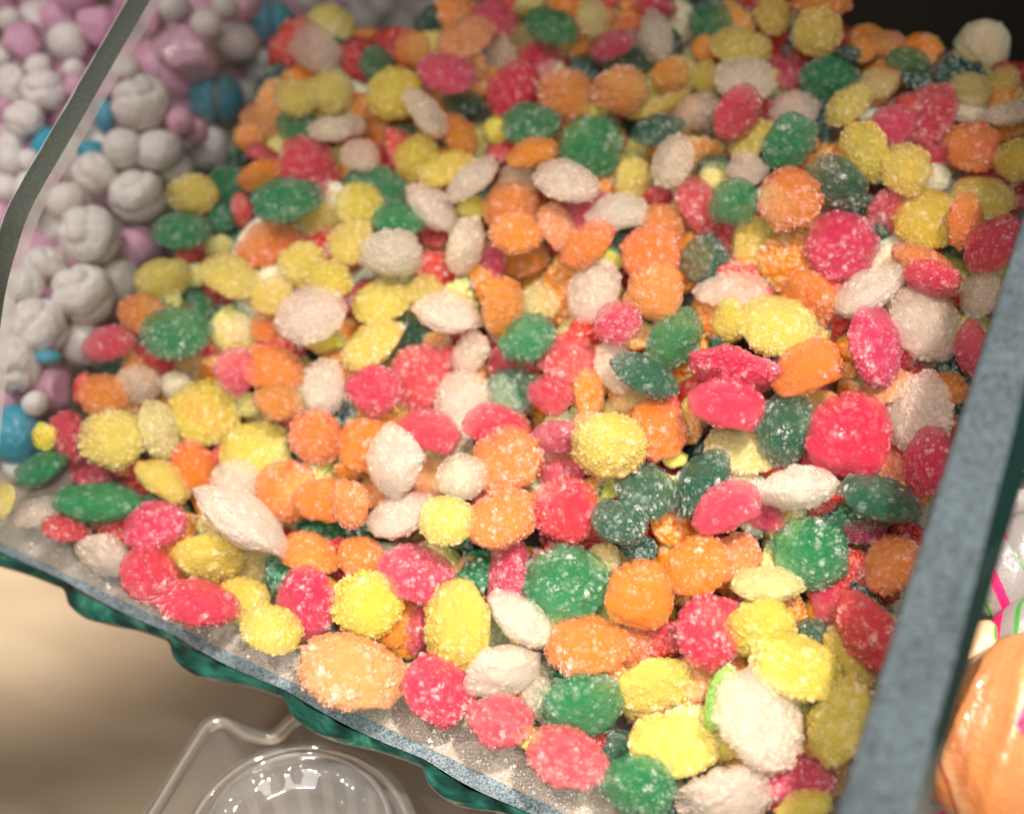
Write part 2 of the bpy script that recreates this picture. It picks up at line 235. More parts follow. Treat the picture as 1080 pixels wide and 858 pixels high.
# ------------------------------------------------------------------ object helpers
def link(name, me, mat=None, parent=None):
    o = bpy.data.objects.new(name, me); COL.objects.link(o)
    if mat is not None:
        me.materials.append(mat)
    if parent: o.parent = parent
    return o
def tag(o, label=None, cat=None, group=None, kind=None):
    if label: o['label'] = label
    if cat: o['category'] = cat
    if group: o['group'] = group
    if kind: o['kind'] = kind
    return o
def empty(name, loc):
    o = bpy.data.objects.new(name, None); COL.objects.link(o); o.location = loc; o.empty_display_size = .01
    return o
def bm_mesh(name, bm, smooth=True):
    me = bpy.data.meshes.new(name); bm.to_mesh(me); bm.free()
    if smooth: me.polygons.foreach_set('use_smooth', [True]*len(me.polygons))
    return me
def raw_mesh(name, V, Fc, smooth=True):
    me = bpy.data.meshes.new(name)
    V = np.asarray(V, np.float32); Fc = np.asarray(Fc, np.int32)
    me.vertices.add(len(V)); me.vertices.foreach_set('co', V.ravel())
    k = Fc.shape[1]
    me.loops.add(Fc.size); me.loops.foreach_set('vertex_index', Fc.ravel())
    me.polygons.add(len(Fc)); me.polygons.foreach_set('loop_start', np.arange(0, Fc.size, k, dtype=np.int32))
    me.polygons.foreach_set('use_smooth', np.full(len(Fc), smooth))
    me.update(calc_edges=True); me.validate()
    return me
def ico(sub):
    bm = bmesh.new(); bmesh.ops.create_icosphere(bm, subdivisions=sub, radius=1)
    V = np.array([v.co[:] for v in bm.verts]); Fc = np.array([[v.index for v in f.verts] for f in bm.faces]); bm.free()
    return V/np.linalg.norm(V, axis=1)[:, None], Fc
ICO = {k: ico(k) for k in (4, 5, 6, 7)}

def vnoise(P, freq, seed, octs=2):
    """smooth value noise on points"""
    out = np.zeros(len(P)); amp = 1
    for o in range(octs):
        r = np.random.default_rng(seed+o*7); K = r.normal(size=(9, 3))*freq*(2**o); ph = r.uniform(0, 6.28, 9)
        out += amp*np.sin(P@K.T + ph).mean(1)*1.6; amp *= .5
    return out
def voro(P, n, seed, squash):
    r = np.random.default_rng(seed)
    A = r.normal(size=(n, 3)); A /= np.linalg.norm(A, axis=1)[:, None]
    A = lens(A, *squash)
    i1 = np.empty(len(P), int); d1 = np.empty(len(P)); d2 = np.empty(len(P))
    for s in range(0, len(P), 4096):
        D = ((P[s:s+4096, None, :] - A[None])**2).sum(2)
        k = np.argpartition(D, 1, axis=1)[:, :2]
        dd = np.take_along_axis(D, k, 1); o = np.argsort(dd, 1)
        k = np.take_along_axis(k, o, 1); dd = np.sqrt(np.take_along_axis(dd, o, 1))
        i1[s:s+4096] = k[:, 0]; d1[s:s+4096] = dd[:, 0]; d2[s:s+4096] = dd[:, 1]
    return A, i1, d1, d2
def lens(V, h, p, flat):
    X = V.copy(); z = V[:, 2]
    zz = np.sign(z)*np.abs(z)**p*h
    X[:, 2] = np.where(z < 0, zz*flat, zz)
    return X
def gum_arrays(seed, sub, h=.5, p=1.5, flat=1.0, cells=430, amp=.034):
    V, Fc = ICO[sub]
    r = np.random.default_rng(seed)
    X = lens(V, h, p, flat)
    # uneven outline and dents
    wob = (.06, .12, .085, .15)[seed % 4]; X = X*(1 + wob*vnoise(V, 2.0, seed+1)[:, None] + .05*vnoise(V, 5.0, seed+2)[:, None])
    X[:, 2] += (.04, .09, .06)[seed % 3]*vnoise(V, 2.4, seed+3)
    if seed % 5 == 1:                                             # some are chipped or pressed flat on one side
        an = r.uniform(0, 6.28); ax = np.array([math.cos(an), math.sin(an), .3*r.normal()]); dd = X@ax - r.uniform(.62, .80) - .06*vnoise(V, 4, seed+5)
        X = X - np.where(dd > 0, dd*.65, 0)[:, None]*ax
    nrm = V*np.array([1, 1, 1/h]); nrm /= np.linalg.norm(nrm, axis=1)[:, None]
    L = lens(V, h, p, flat)
    A, i1, d1, d2 = voro(L, cells, seed+4, (h, p, flat))
    hgt = r.uniform(0, 1, cells); rad = r.uniform(.060, .135, cells); sq = rad/.095*r.uniform(.7, 1.2, cells)
    cover = np.clip(.75 + 1.2*vnoise(A, 2.0, seed+6), .12, 1.3)          # thicker sugar in places
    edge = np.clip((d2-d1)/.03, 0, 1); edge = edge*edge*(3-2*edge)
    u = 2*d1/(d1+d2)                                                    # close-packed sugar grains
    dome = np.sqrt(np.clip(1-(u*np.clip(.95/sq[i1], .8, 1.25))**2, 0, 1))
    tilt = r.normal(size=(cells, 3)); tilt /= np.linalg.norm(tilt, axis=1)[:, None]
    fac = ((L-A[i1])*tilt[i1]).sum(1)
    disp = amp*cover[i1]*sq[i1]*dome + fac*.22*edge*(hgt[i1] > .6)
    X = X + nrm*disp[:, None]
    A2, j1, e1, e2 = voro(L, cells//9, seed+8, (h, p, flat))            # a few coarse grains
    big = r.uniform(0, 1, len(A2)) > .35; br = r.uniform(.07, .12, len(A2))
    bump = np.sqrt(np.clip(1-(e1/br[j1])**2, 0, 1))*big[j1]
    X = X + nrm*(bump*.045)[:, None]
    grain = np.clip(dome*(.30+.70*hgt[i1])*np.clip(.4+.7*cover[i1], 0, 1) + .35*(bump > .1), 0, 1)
    return X, Fc, grain
def gum_mesh(seed, sub, **kw):
    X, Fc, g = gum_arrays(seed, sub, **kw)
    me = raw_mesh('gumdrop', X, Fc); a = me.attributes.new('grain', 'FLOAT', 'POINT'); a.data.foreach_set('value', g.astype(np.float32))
    me.materials.append(GM['W'])
    return me
VAR = []
for k in range(14):
    VAR.append((gum_mesh(100+k*13, 7 if k < 10 else 6, h=.42+.04*(k % 4), p=(1.25, 1.5, 1.05, 1.35, 1.65)[k % 5],
                flat=(1, .8, .95, .6)[k % 4], cells=(640, 540, 760, 480)[k % 4], amp=(.060, .070, .052)[k % 3]), .42+.04*(k % 4)))

FINE = [(gum_mesh(700+k*17, 7, h=.50, p=(1.3, 1.5, 1.1, 1.4)[k], flat=(1, .6, .8, .9)[k], cells=700, amp=.020), .5) for k in range(4)]
# ------------------------------------------------------------------ the heap of gumdrops
def parse(D):
    L = []
    for (ox, oy), t in D.items():
        for it in t.split(';'):
            a = it.split(); zx, zy, lo, sh, an = map(float, a[:5])
            L.append(dict(x=ox+zx/2.958, y=oy+zy/2.958, lo=lo/2.958, sh=sh/2.958, an=an, c=a[5], l=int(a[6]) if len(a) > 6 else 0))
    return L
G = parse(GUM)
keep = []                                                     # the tiles overlap: drop doubles
for g in G:
    if any(k['c'] == g['c'] and math.hypot(k['x']-g['x'], k['y']-g['y']) < 7 for k in keep): continue
    keep.append(g)
G = keep
for g in G: g['area'] = g['lo']*g['sh']*(1 if g['l'] == 0 else .45)
G.sort(key=lambda g: -g['area'])
REST = G[300:]; G = G[:300]

E_RIGHT = .0030                                               # left face of the right divider
LIFT = {0: .0035, 1: -.0065, 2: -.012}
def heap_point(g):
    x, y = g['x'], g['y']
    off = LIFT[g['l']] + g.get('dz', 0)
    t = t_pile(x, y, off)
    tf = t_z(x, y, max(.0045, .0060+off*.8))
    t = min(t, tf)
    r = ray(x, y)
    R = .5*g['lo']*t/FPX
    lim = E_LEFT + R*.55
    if t*(r@ev) < lim: t = min(t, lim/(r@ev))
    P = CAM + r*t
    eo = (P-CAM)@ev
    mx = E_RIGHT - R*.35
    if eo > mx: P = P - ev*(eo-mx)
    return P, t
def orient(g, h, P, seed):
    r = random.Random(seed)
    v = P-CAM; v = v/np.linalg.norm(v)
    th = math.radians(g['an'])
    a = math.cos(th)*Rt - math.sin(th)*Up
    a = a - v*(a@v); a /= np.linalg.norm(a)
    b = np.cross(v, a)
    asp = g['sh']/g['lo']
    kk = max(asp, r.uniform(.86, 1.0)); zs = 1.0
    if asp >= .93: kk = asp; t = r.uniform(.05, .25)
    elif asp <= h*1.04: t = math.radians(r.uniform(72, 90)); zs = max(.55, asp/h)
    else:
        s2 = (kk*kk-asp*asp)/max(1e-6, kk*kk-h*h); t = math.asin(math.sqrt(min(1, max(0, s2))))
    bs = b if (b[2] > 0) == (r.random() < .78) else -b
    Nn = math.cos(t)*(-v) + math.sin(t)*bs
    # a little roll about the other axis
    w = r.uniform(-.3, .3); Nn = Nn + a*w; Nn /= np.linalg.norm(Nn)
    X = a - Nn*(a@Nn); X /= np.linalg.norm(X); Y = np.cross(Nn, X)
    return X, Y, Nn, kk, zs
def place(me, h, g, name, seed):
    P, t = heap_point(g)
    X, Y, Z, kk, zs = orient(g, h, P, seed)
    R = .5*g['lo']*t/FPX*.985
    M = Matrix(((*(X[i]*R if 0 else (X[i]*R, Y[i]*R*kk, Z[i]*R*zs)), P[i]) for i in range(3)))if 0 else \
        Matrix([[X[0]*R, Y[0]*R*kk, Z[0]*R*zs, P[0]], [X[1]*R, Y[1]*R*kk, Z[1]*R*zs, P[1]], [X[2]*R, Y[2]*R*kk, Z[2]*R*zs, P[2]], [0, 0, 0, 1]])
    o = bpy.data.objects.new(name, me); COL.objects.link(o); o.matrix_world = M
    return o
CNAME = dict(R='red', M='deep red', O='orange', B='amber', P='peach', Y='yellow', T='tan', G='green', E='dark green', L='lime green', W='white')

# ---- labels: own look, then neighbours one can find
def shape_word(g):
    a = g['sh']/g['lo']
    return 'round' if a >= .86 else ('oval' if a >= .66 else 'narrow')
def relations(L, k, reach):
    g = L[k]; out = []
    for j, n in enumerate(L):
        if j == k: continue
        dx, dy = g['x']-n['x'], g['y']-n['y']; D = math.hypot(dx, dy)
        if D < (g['lo']+g['sh']+n['lo']+n['sh'])/4 + reach:
            rel = ('right of' if dx > 0 else 'left of') if abs(dx) > abs(dy) else ('below' if dy > 0 else 'above')
            out.append((D - (.25*n['lo'] if n['l'] == 0 else -20), rel, n['fam'], j))
    out.sort(key=lambda z: z[0])
    return out
def article(s): return ('an ' if s[0] in 'aeiou' else 'a ') + s
def zone_of(g, zones):
    return [w for w, t in zones if t(g)]
def label_all(L, noun, zone):
    """own look + two touching neighbours (kind only) + the part of the picture; the fewest that single it out, more when there is room"""
    near = [relations(L, k, 5) for k in range(len(L))]
    wide = [set((r, d) for _, r, d, _ in relations(L, k, 14)) for k in range(len(L))]
    used = set(); bad = 0
    for k, g in enumerate(L):
        nb = []
        for _, r, d, _ in near[k]:
            if (r, d) not in nb: nb.append((r, d))
        nb = nb[:6]; z = zone(g)
        same = [j for j in range(len(L)) if j != k and L[j]['fam'] == g['fam']]
        def clash(cl, zz): return sum(all(c in wide[j] for c in cl) and (zz is None or zone(L[j]) == zz) for j in same)
        pairs = [(nb[i], nb[j]) for i in range(len(nb)) for j in range(i+1, len(nb))] or [tuple(nb)]
        cands = [(clash(p, None), n, p, None) for n, p in enumerate(pairs)]
        best = min(cands)
        if best[0]:
            best = min([(clash(p, z), n, p, z) for n, p in enumerate(pairs)])
            bad += best[0] > 0
        def words(noun_, d, zz):
            s = d + ' ' + noun_
            if best[2]: s += ' ' + ' and '.join(r + ' ' + article(x) + ' one' for r, x in best[2])
            return s + (', ' + zz if zz else '')
        for noun_, d, zz in ((noun, g['desc'], z), (noun.split()[-1], g['desc'], z), (noun.split()[-1], ' '.join(g['desc'].split()[-2:]), z), (noun.split()[-1], g['desc'], best[3])):
            s = words(noun_, d, zz)
            if len(s.split()) <= 16 and s not in used: break
        if len(s.split()) > 16 or s in used:
            for p in best[2]:
                s = ' '.join([g['desc'], noun.split()[-1], p[0], article(p[1]), 'one']) + ', ' + z
                if len(s.split()) <= 16 and s not in used: break
        used.add(s); g['label'] = s
    return bad
FAM = dict(R='red', M='red', O='orange', B='orange', P='peach', Y='yellow', T='tan', G='green', E='green', L='lime', W='white')
for g in G: g['desc'] = shape_word(g) + ' ' + CNAME[g['c']]; g['fam'] = FAM[g['c']]
def third(v, n, w): return w[min(2, int(3*v/n))]
def zone9(g):
    r, c = third(g['y'], 858, ('upper', 'middle', 'lower')), third(g['x'], 1080, ('left', 'centre', 'right'))
    return 'centre' if (r, c) == ('middle', 'centre') else r + ' ' + c
nb_bad = label_all(G, 'sugared gumdrop', zone9)
print('GUMDROPS', len(G), 'rest', len(REST), 'weak labels', nb_bad)

for g in G:
    g['dz'] = random.uniform(-.001, .001); g['lo'] *= 1.05; g['sh'] *= 1.05
for it in range(30):
    for i, a in enumerate(G):
        for k in range(i+1, len(G)):
            c = G[k]; D = math.hypot(a['x']-c['x'], a['y']-c['y']); rr = (a['lo']+a['sh']+c['lo']+c['sh'])/4
            if D > rr*.95: continue
            need = .015*(1-D/rr)+.001
            da, dc = LIFT[a['l']]+a['dz'], LIFT[c['l']]+c['dz']
            if abs(da-dc) >= need: continue
            s = (need-abs(da-dc))*.3
            up, dn = (a, c) if (a['l'], -a['y']) < (c['l'], -c['y']) else (c, a)
            up['dz'] = min(.008, up['dz']+s); dn['dz'] = max(-.008, dn['dz']-s)
for i, g in enumerate(G):
    vi = (i*5+3) % len(VAR) if g['lo'] < 70 else (i*3+1) % 10
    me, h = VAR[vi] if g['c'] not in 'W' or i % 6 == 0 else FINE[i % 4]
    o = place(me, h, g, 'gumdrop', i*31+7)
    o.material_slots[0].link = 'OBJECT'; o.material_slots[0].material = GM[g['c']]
    tag(o, g['label'], 'gumdrop', 'sugared gumdrops heaped in the glass bin')

# ---- everything deeper down in the heap: one mass
LOW = [gum_arrays(900+k*11, 5, h=.5, p=1.35, cells=260, amp=.045) for k in range(5)]
LOWF = [gum_arrays(950+k*11, 6, h=.5, p=1.35, cells=520, amp=.065) for k in range(5)]
spots = []; mats = list('ROYGWMEBPT'); Vs, Fs, Gs, Ms = [], [], [], []; base = 0
fill = list(REST)
for g in G + REST:
    for lay in (1, 2, 3):
        for _ in range(3):
            f = dict(g); f['x'] += random.uniform(-26, 26); f['y'] += random.uniform(-22, 22)
            if (lay == 1 and random.random() < .25) or (lay == 3 and random.random() < .5): continue
            f['lo'] = random.uniform(58, 84)*(1 if g['y'] > 250 else .85); f['sh'] = f['lo']*random.uniform(.6, .95); f['an'] = random.uniform(0, 180)
            f['c'] = random.choice('RRMMMOOBBBPPTTTGEEWW'); f['l'] = 1; f['dz'] = -.0055*lay + .0015 + random.uniform(-.002, .001)  # buried ones lean to darker colours, standing in for shade in the gaps
            if f['y'] > 553+.481*f['x']-55: continue
            if f['x'] > 880 and f['y'] < 50: continue
            fill.append(f)
for k in range(46):                                                # the far right corner of the heap
    f = dict(x=random.uniform(860, 1085), y=random.uniform(60, 190), lo=random.uniform(50, 66), an=random.uniform(0, 180), c=random.choice('RMOBTGEPBE'), l=1, dz=random.uniform(-.009, .001))
    if f['y'] < 70+.25*(f['x']-860): f['dz'] = -.004
    f['sh'] = f['lo']*random.uniform(.6, .9); fill.append(f)
for x, y in ((672, 535), (690, 560), (718, 548), (700, 530), (655, 560), (735, 560), (730, 535)):
    for dz in (-.004, -.009): fill.append(dict(x=x+random.uniform(-6, 6), y=y+random.uniform(-6, 6), lo=76, sh=60, an=random.uniform(0, 180), c=random.choice('RMOBGE'), l=1, dz=dz))
for yy in range(380, 850, 22):                                       # close against the right divider
    for lay in (1, 1, 2):
        f = dict(x=1098-.302*yy-random.uniform(5, 45), y=yy+random.uniform(-10, 10), lo=random.uniform(60, 80), an=random.uniform(0, 180), c=random.choice('RRMOBYYGPW'), l=1, dz=-.0045*lay)
        f['sh'] = f['lo']*random.uniform(.6, .9); fill.append(f)
for i, g in enumerate(fill):
    X, Fc, gr = (LOWF if g.get('dz', 0) > -.0075 else LOW)[i % 5]
    P, t = heap_point(g)
    off = LIFT[g['l']] + g.get('dz', 0)
    if g in fill and i >= len(REST) and g['x'] < 700 and abs(t-min(t_pile(g['x'], g['y'], off), t_z(g['x'], g['y'], max(.0045, .0060+off*.8)))) > .002: continue
    if i >= len(REST) and any((P[0]-s[0])**2+(P[1]-s[1])**2+(P[2]-s[2])**2 < .0098**2 for s in spots): continue
    spots.append(P)
    a, b, n, kk, zs = orient(g, .55, P, 5000+i); R = .5*g['lo']*t/FPX
    W = X[:, :1]*a*R + X[:, 1:2]*b*R*kk + X[:, 2:]*n*R*zs + P
    if W[:, 2].min() < .0012: W[:, 2] += .0012 - W[:, 2].min()
    Vs.append(W); Fs.append(Fc+base); base += len(W); Gs.append(gr); Ms.append(np.full(len(Fc), mats.index(g['c'])))
me = raw_mesh('gumdrop_heap', np.vstack(Vs), np.vstack(Fs))
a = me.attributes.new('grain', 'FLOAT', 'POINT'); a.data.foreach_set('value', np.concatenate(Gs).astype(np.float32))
for c in mats:
    mm = GM[c].copy(); mm.name = GM[c].name + '_deep'
    for n in list(mm.node_tree.nodes):                        # generated size: bumps follow metres here
        if n.type == 'TEX_NOISE': n.inputs['Scale'].default_value *= 95
        if n.type in ('VOLUME_PRINCIPLED', 'BSDF_TRANSPARENT', 'BSDF_GLOSSY'): mm.node_tree.nodes.remove(n); continue
        if n.type == 'BSDF_PRINCIPLED':
            mm.node_tree.links.new(n.outputs[0], mm.node_tree.nodes['Material Output'].inputs['Surface'])
            n.inputs['Subsurface Weight'].default_value = 1; n.inputs['Subsurface Radius'].default_value = (1, .5, .35); n.inputs['Subsurface Scale'].default_value = .006
            n.inputs['Specular IOR Level'].default_value = .5; n.inputs['Roughness'].default_value = .42; n.inputs['Transmission Weight'].default_value = .25
        if n.type == 'BUMP':
            n.inputs['Distance'].default_value = .0009; n.inputs['Strength'].default_value = .75
            vo = N(mm.node_tree, 'ShaderNodeTexVoronoi'); vo.feature = 'SMOOTH_F1'; vo.inputs['Scale'].default_value = 760
            t2 = N(mm.node_tree, 'ShaderNodeTexCoord'); mm.node_tree.links.new(t2.outputs['Object'], vo.inputs['Vector'])
            mm.node_tree.links.new(mathn(mm.node_tree, 'SUBTRACT', 1.0, vo.outputs['Distance']), n.inputs['Height'])
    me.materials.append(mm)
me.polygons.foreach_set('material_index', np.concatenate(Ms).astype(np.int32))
o = link('gumdrop_heap', me); tag(o, 'mass of sugared gumdrops buried under the top layer', 'gumdrop heap', kind='stuff')

# ---- loose sugar grains fallen on the glass
def sugar(name, n, fn, label):
    bv = np.array([[1, 1, 1], [1, -1, -1], [-1, 1, -1], [-1, -1, 1], [1.2, 0, .2], [-.2, 1.2, 0]])
    bf = np.array([[0, 1, 2], [0, 3, 1], [0, 2, 3], [1, 3, 2], [0, 4, 1], [0, 5, 2]])
    V, Fc = [], []
    for i in range(n):
        p, s = fn()
        A = np.linalg.qr(rng.normal(size=(3, 3)))[0]
        V.append(bv@A*s + p); Fc.append(bf + i*6)
    me = raw_mesh(name, np.vstack(V), np.vstack(Fc), False)
    o = link(name, me, simple('sugar_grain', (.9, .85, .78), .2, Subsurface_Weight=.3, Subsurface_Scale=.0005))
    tag(o, label, 'sugar', kind='stuff')
def grain_pt():
    x = random.uniform(-20, 640); yl = 571 + .481*x
    y = yl - 4 - abs(random.gauss(0, 26))
    s = random.uniform(.00008, .0002) if random.random() < .95 else random.uniform(.0003, .0006)
    p = at_z(x, y, s*.7+.0002); return p, s
sugar('loose_sugar', 1500, grain_pt, 'fine sugar grains scattered along the shelf edge')

# ------------------------------------------------------------------ glass shelf with its chipped edge
A0, A1 = at_z(0, 571, 0), at_z(597, 858, 0)
tv = (A1-A0)/np.linalg.norm(A1-A0); iv = np.array([-tv[1], tv[0], 0])    # inwards
shelf = empty('glass_shelf', A0)
tag(shelf, 'thick green glass shelf with chipped scalloped front edge under the gumdrops', 'glass shelf')
def shelf_part(name, V, Fc, mat, smooth=True):
    me = raw_mesh(name, np.asarray(V)-A0, Fc, smooth); return link(name, me, mat, shelf)
L0, L1 = -.12, .42
def pt(s, d, z): p = A0 + tv*s + iv*d; return np.array([p[0], p[1], z])
TH = .0135
V = [pt(L0, .0, 0), pt(L1, .0, 0), pt(L1, .75, 0), pt(L0, .75, 0), pt(L0, .0, -TH*.6), pt(L1, .0, -TH*.6), pt(L1, .75, -TH), pt(L0, .75, -TH)]
shelf_part('plate', V, [[0, 1, 2, 3], [7, 6, 5, 4], [2, 1, 5, 6], [0, 3, 7, 4], [3, 2, 6, 7]], SHELF, False)
# front: ground bevel then a conchoidal face, scallop by scallop
px_s = lambda x: float(np.dot(at_z(x, 571+.481*x, 0)-A0, tv))
cuts = [-.12, px_s(-80), px_s(68), px_s(180), px_s(303), px_s(450), px_s(575), .25, .30, .36, .42]
NS, NZ = 620, 26
ss = np.linspace(L0, L1, NS)
rows_b, rows_f = [], []
def chip(s):
    k = max(0, min(len(cuts)-2, int(np.searchsorted(cuts, s)-1)))
    u = (s-cuts[k])/(cuts[k+1]-cuts[k]); return k, u
for s in ss:
    k, u = chip(s); r = random.Random(k*3+1); amp = r.uniform(.8, 1.25)
    bz = .0028 + .0010*math.sin(u*math.pi) + .0004*vnoise(np.array([[s*160, 0, 0]]), 1, 5)[0]
    bd = -(.0030 + .0012*math.sin(u*3.1))
    wdt = min(1.15, max(.42, .5+.55*(s+.02)/.2)); bd *= wdt*.8; bz *= wdt*.8
    rows_b.append((bd, -bz))
    # chip deepens suddenly at its start then runs out
    sc = math.exp(-((u-.28)/.34)**2)*amp
    step = 1/(1+math.exp(-(u-.05)*60))
    bot = -(.0088 + .0032*sc*step - .0012*u)
    prof = []
    for j in range(NZ):
        v = j/(NZ-1)
        z = -bz + (bot+bz)*v
        bulge = .0034*math.sin(v*math.pi*.8+.15)*(.35+sc*step)
        ring = .00030*math.sin(26*math.hypot(u-.2, (v-.1)*.7)+k)*sc
        prof.append((bd - bulge + .0015*v**2.2 + ring, z))
    rows_f.append(prof)
V = []; Fc = []
for s, (bd, bz) in zip(ss, rows_b):
    V += [pt(s, 0.0, .0002), pt(s, bd*.5, bz*.32), pt(s, bd, bz)]
for i in range(NS-1):
    for j in range(2):
        a = i*3+j; Fc.append([a, a+1, a+4, a+3])
shelf_part('ground_bevel', V, Fc, BEVEL)
V = []; Fc = []
for s, prof in zip(ss, rows_f):
    for d, z in prof: V.append(pt(s, d, z))
    V.append(pt(s, .02, prof[-1][1]+.001)); V.append(pt(s, .03, -TH*.5))
K = NZ+2
for i in range(NS-1):
    for j in range(K-1):
        a = i*K+j; Fc.append([a, a+1, a+K+1, a+K])
shelf_part('chipped_edge', V, Fc, GREEN)

# ------------------------------------------------------------------ glass dividers
def divider(name, label, path, e_out, thick, width, panel_mat, edge_mat, cham_mat, cham_in, cham_out, zbot=.0006):
    """path: the inner top corner from front to back; e_out: direction of the thickness; width: of the ground top, per point"""
    path = np.asarray(path); n = len(path); org = np.array([path[0][0], path[0][1], 0])
    root = empty(name, org); tag(root, label, 'glass divider', 'glass dividers between the candy bins')
    def part(nm, V, Fc, mat, sm=False):
        me = bpy.data.meshes.new(nm); me.from_pydata([tuple(p) for p in np.asarray(V)-org], [], [list(map(int, f)) for f in Fc]); me.update()
        if sm: me.polygons.foreach_set('use_smooth', [True]*len(me.polygons))
        return link(nm, me, mat, root)
    T = np.gradient(path, axis=0); T /= np.linalg.norm(T, axis=1)[:, None]
    dn = np.cross(e_out, T); dn *= np.sign(dn[-1][2])*-1; dn /= np.linalg.norm(dn, axis=1)[:, None]
    ci, cI = cham_in; cO, cOd = cham_out
    inner = path + dn*cI; outer = path + e_out*thick + dn*cOd
    def foot(P): return [np.array([P[-1][0], P[-1][1], zbot]), np.array([P[0][0], P[0][1], zbot])]
    A = list(inner) + foot(inner); B = list(outer) + foot(outer); m = n+2
    Fc = [list(range(m)), list(range(2*m-1, m-1, -1)), [n-1, n, m+n, m+n-1], [n, n+1, m+n+1, m+n], [n+1, 0, m, m+n+1]]
    part('panel', A+B, Fc, panel_mat)
    w = np.asarray(width)[:, None]
    Ta = path + e_out*ci; Tb = path + e_out*(w + (vnoise(np.arange(n)[:, None]*np.array([[.6, 0, 0]]), 1, 3)*.0002)[:, None])
    mid = (Ta+Tb)/2 - dn*.0006
    V = np.concatenate([Ta, mid, Tb]); Fc = []
    for i in range(n-1): Fc += [[i, i+1, n+i+1, n+i], [n+i, n+i+1, 2*n+i+1, 2*n+i]]
    part('ground_edge', V, Fc, edge_mat, True)
    V = np.concatenate([inner, Ta]); Fc = [[i, i+1, n+i+1, n+i] for i in range(n-1)]
    part('inner_chamfer', V, Fc, cham_mat[0])
    V = np.concatenate([Tb, outer])
    part('outer_chamfer', V, Fc, cham_mat[1])
    return root
def smooth_path(P, k):
    P = np.array(P); out = []
    for i in range(len(P)-1):
        p0, p1, p2, p3 = P[max(0, i-1)], P[i], P[i+1], P[min(len(P)-1, i+2)]
        for a in range(k):
            t = a/k; out.append(.5*(2*p1+(p2-p0)*t+(2*p0-5*p1+4*p2-p3)*t*t+(3*p1-p0-3*p2+p3)*t**3))
    out.append(P[-1]); return np.array(out)
pl = [at_e(x, y, E_LEFT) for x, y in ((-14, 520), (-4, 420), (3, 350), (10, 305), (20, 267), (37, 219), (79, 145), (120, 73), (162, 0))]
dl = pl[-1]-pl[-2]; dl /= np.linalg.norm(dl)
pl = smooth_path(pl + [pl[-1]+dl*.15, pl[-1]+dl*.30], 8)
divider('glass_divider', 'clear glass divider with an olive ground edge between gumdrops and pastel candies', pl,
        -ev, .0086, np.full(len(pl), .0078), PANE, EDGE_L, (CHAM_L, CHAM_L), (.0010, .0034), (.0080, .0006))
RA = CAM + ray(882, 858)*.272
RA = RA - dv*.05
tt = np.linspace(0, .50, 70)
pr = RA + tt[:, None]*dv
wr = np.interp(tt, [0, .05, .20, .5], [.0142, .0138, .0088, .0085])
divider('glass_divider', 'thick frosted blue grey glass divider edge beside the striped candies', pr,
        ev, .0158, wr, PANE_R, EDGE_R, (EDGE_R, DARKGLASS), (.0004, .0015), (.0148, .0050))

# ------------------------------------------------------------------ pastel candies in the left bin
def arr_mesh(name, X, Fc): return raw_mesh(name, X, Fc)
def knob(seed):
    V, Fc = ICO[5]
    r = np.random.default_rng(seed)
    Q = np.linalg.qr(r.normal(size=(3, 3)))[0]; W = V@Q + .16*np.stack([vnoise(V, 2.2, seed+i) for i in range(3)], 1)
    W /= np.linalg.norm(W, axis=1)[:, None]
    pol = np.arccos(np.clip(W[:, 2], -1, 1)); th = np.arctan2(W[:, 1], W[:, 0])
    s = np.abs(np.sin(pol*2.6 + th*(1 if seed % 2 else -1)))              # piped swirl
    return arr_mesh('knobbly_candy', V*(.86+.16*s**.55+.06*vnoise(V, 2, seed+9))[:, None], Fc)
def ball(seed, a=.03): V, Fc = ICO[4]; return arr_mesh('round_candy', V*(1+a*vnoise(V, 1.8, seed))[:, None], Fc)
def twist(seed):
    V, Fc = ICO[5]; r = np.random.default_rng(seed)
    Nn = r.normal(size=(13, 3)); Nn /= np.linalg.norm(Nn, axis=1)[:, None]
    m = (np.clip(V@Nn.T, 0, 1)**14).sum(1)**(1/14); return arr_mesh('twisted_candy', V*np.clip(.80/m, .7, 1.08)[:, None], Fc)
def slot(seed):
    V, Fc = ICO[5]; g = np.exp(-(V[:, 0]/.13)**2)
    return arr_mesh('split_candy', V*(1-.32*g+.03*vnoise(V, 2, seed))[:, None], Fc)
LM = {'K': [knob(1), knob(22), knob(43), knob(64)], 'B': [ball(3), ball(8, .06)], 'P': [twist(5), twist(9), ball(14, .07)],
      'C': [ball(6), slot(4)], 'F': [twist(2)], 'S': [slot(1)]}
LMAT = {'K': 'white', 'B': 'ball', 'P': 'pink', 'C': 'blue', 'F': 'facet', 'S': 'blue'}
LN = {'K': 'knobbly white', 'B': 'smooth white', 'P': 'pink', 'C': 'blue', 'F': 'faceted pink', 'S': 'split blue'}
for kk, ms in LM.items():
    for m in ms: m.materials.append(CM[LMAT[kk]])
LL = parse(LEFT)
for g in LL:
    a = g['sh']/g['lo']
    sz = 'small ' if g['lo'] < 33 else ('large ' if g['lo'] > 57 else '')
    g['desc'] = sz + LN[g['c']]
for g in LL: g['fam'] = LN[g['c']].replace('faceted ', '').replace('split ', '')
edge_x = lambda y: 150-.55*y
def zone_left(g): return ('beyond' if g['x'] < edge_x(g['y']) else 'behind') + ' the glass' + (', low' if g['y'] > 260 else '')
print('LEFT', len(LL), 'weak labels', label_all(LL, 'pastel candy', zone_left))
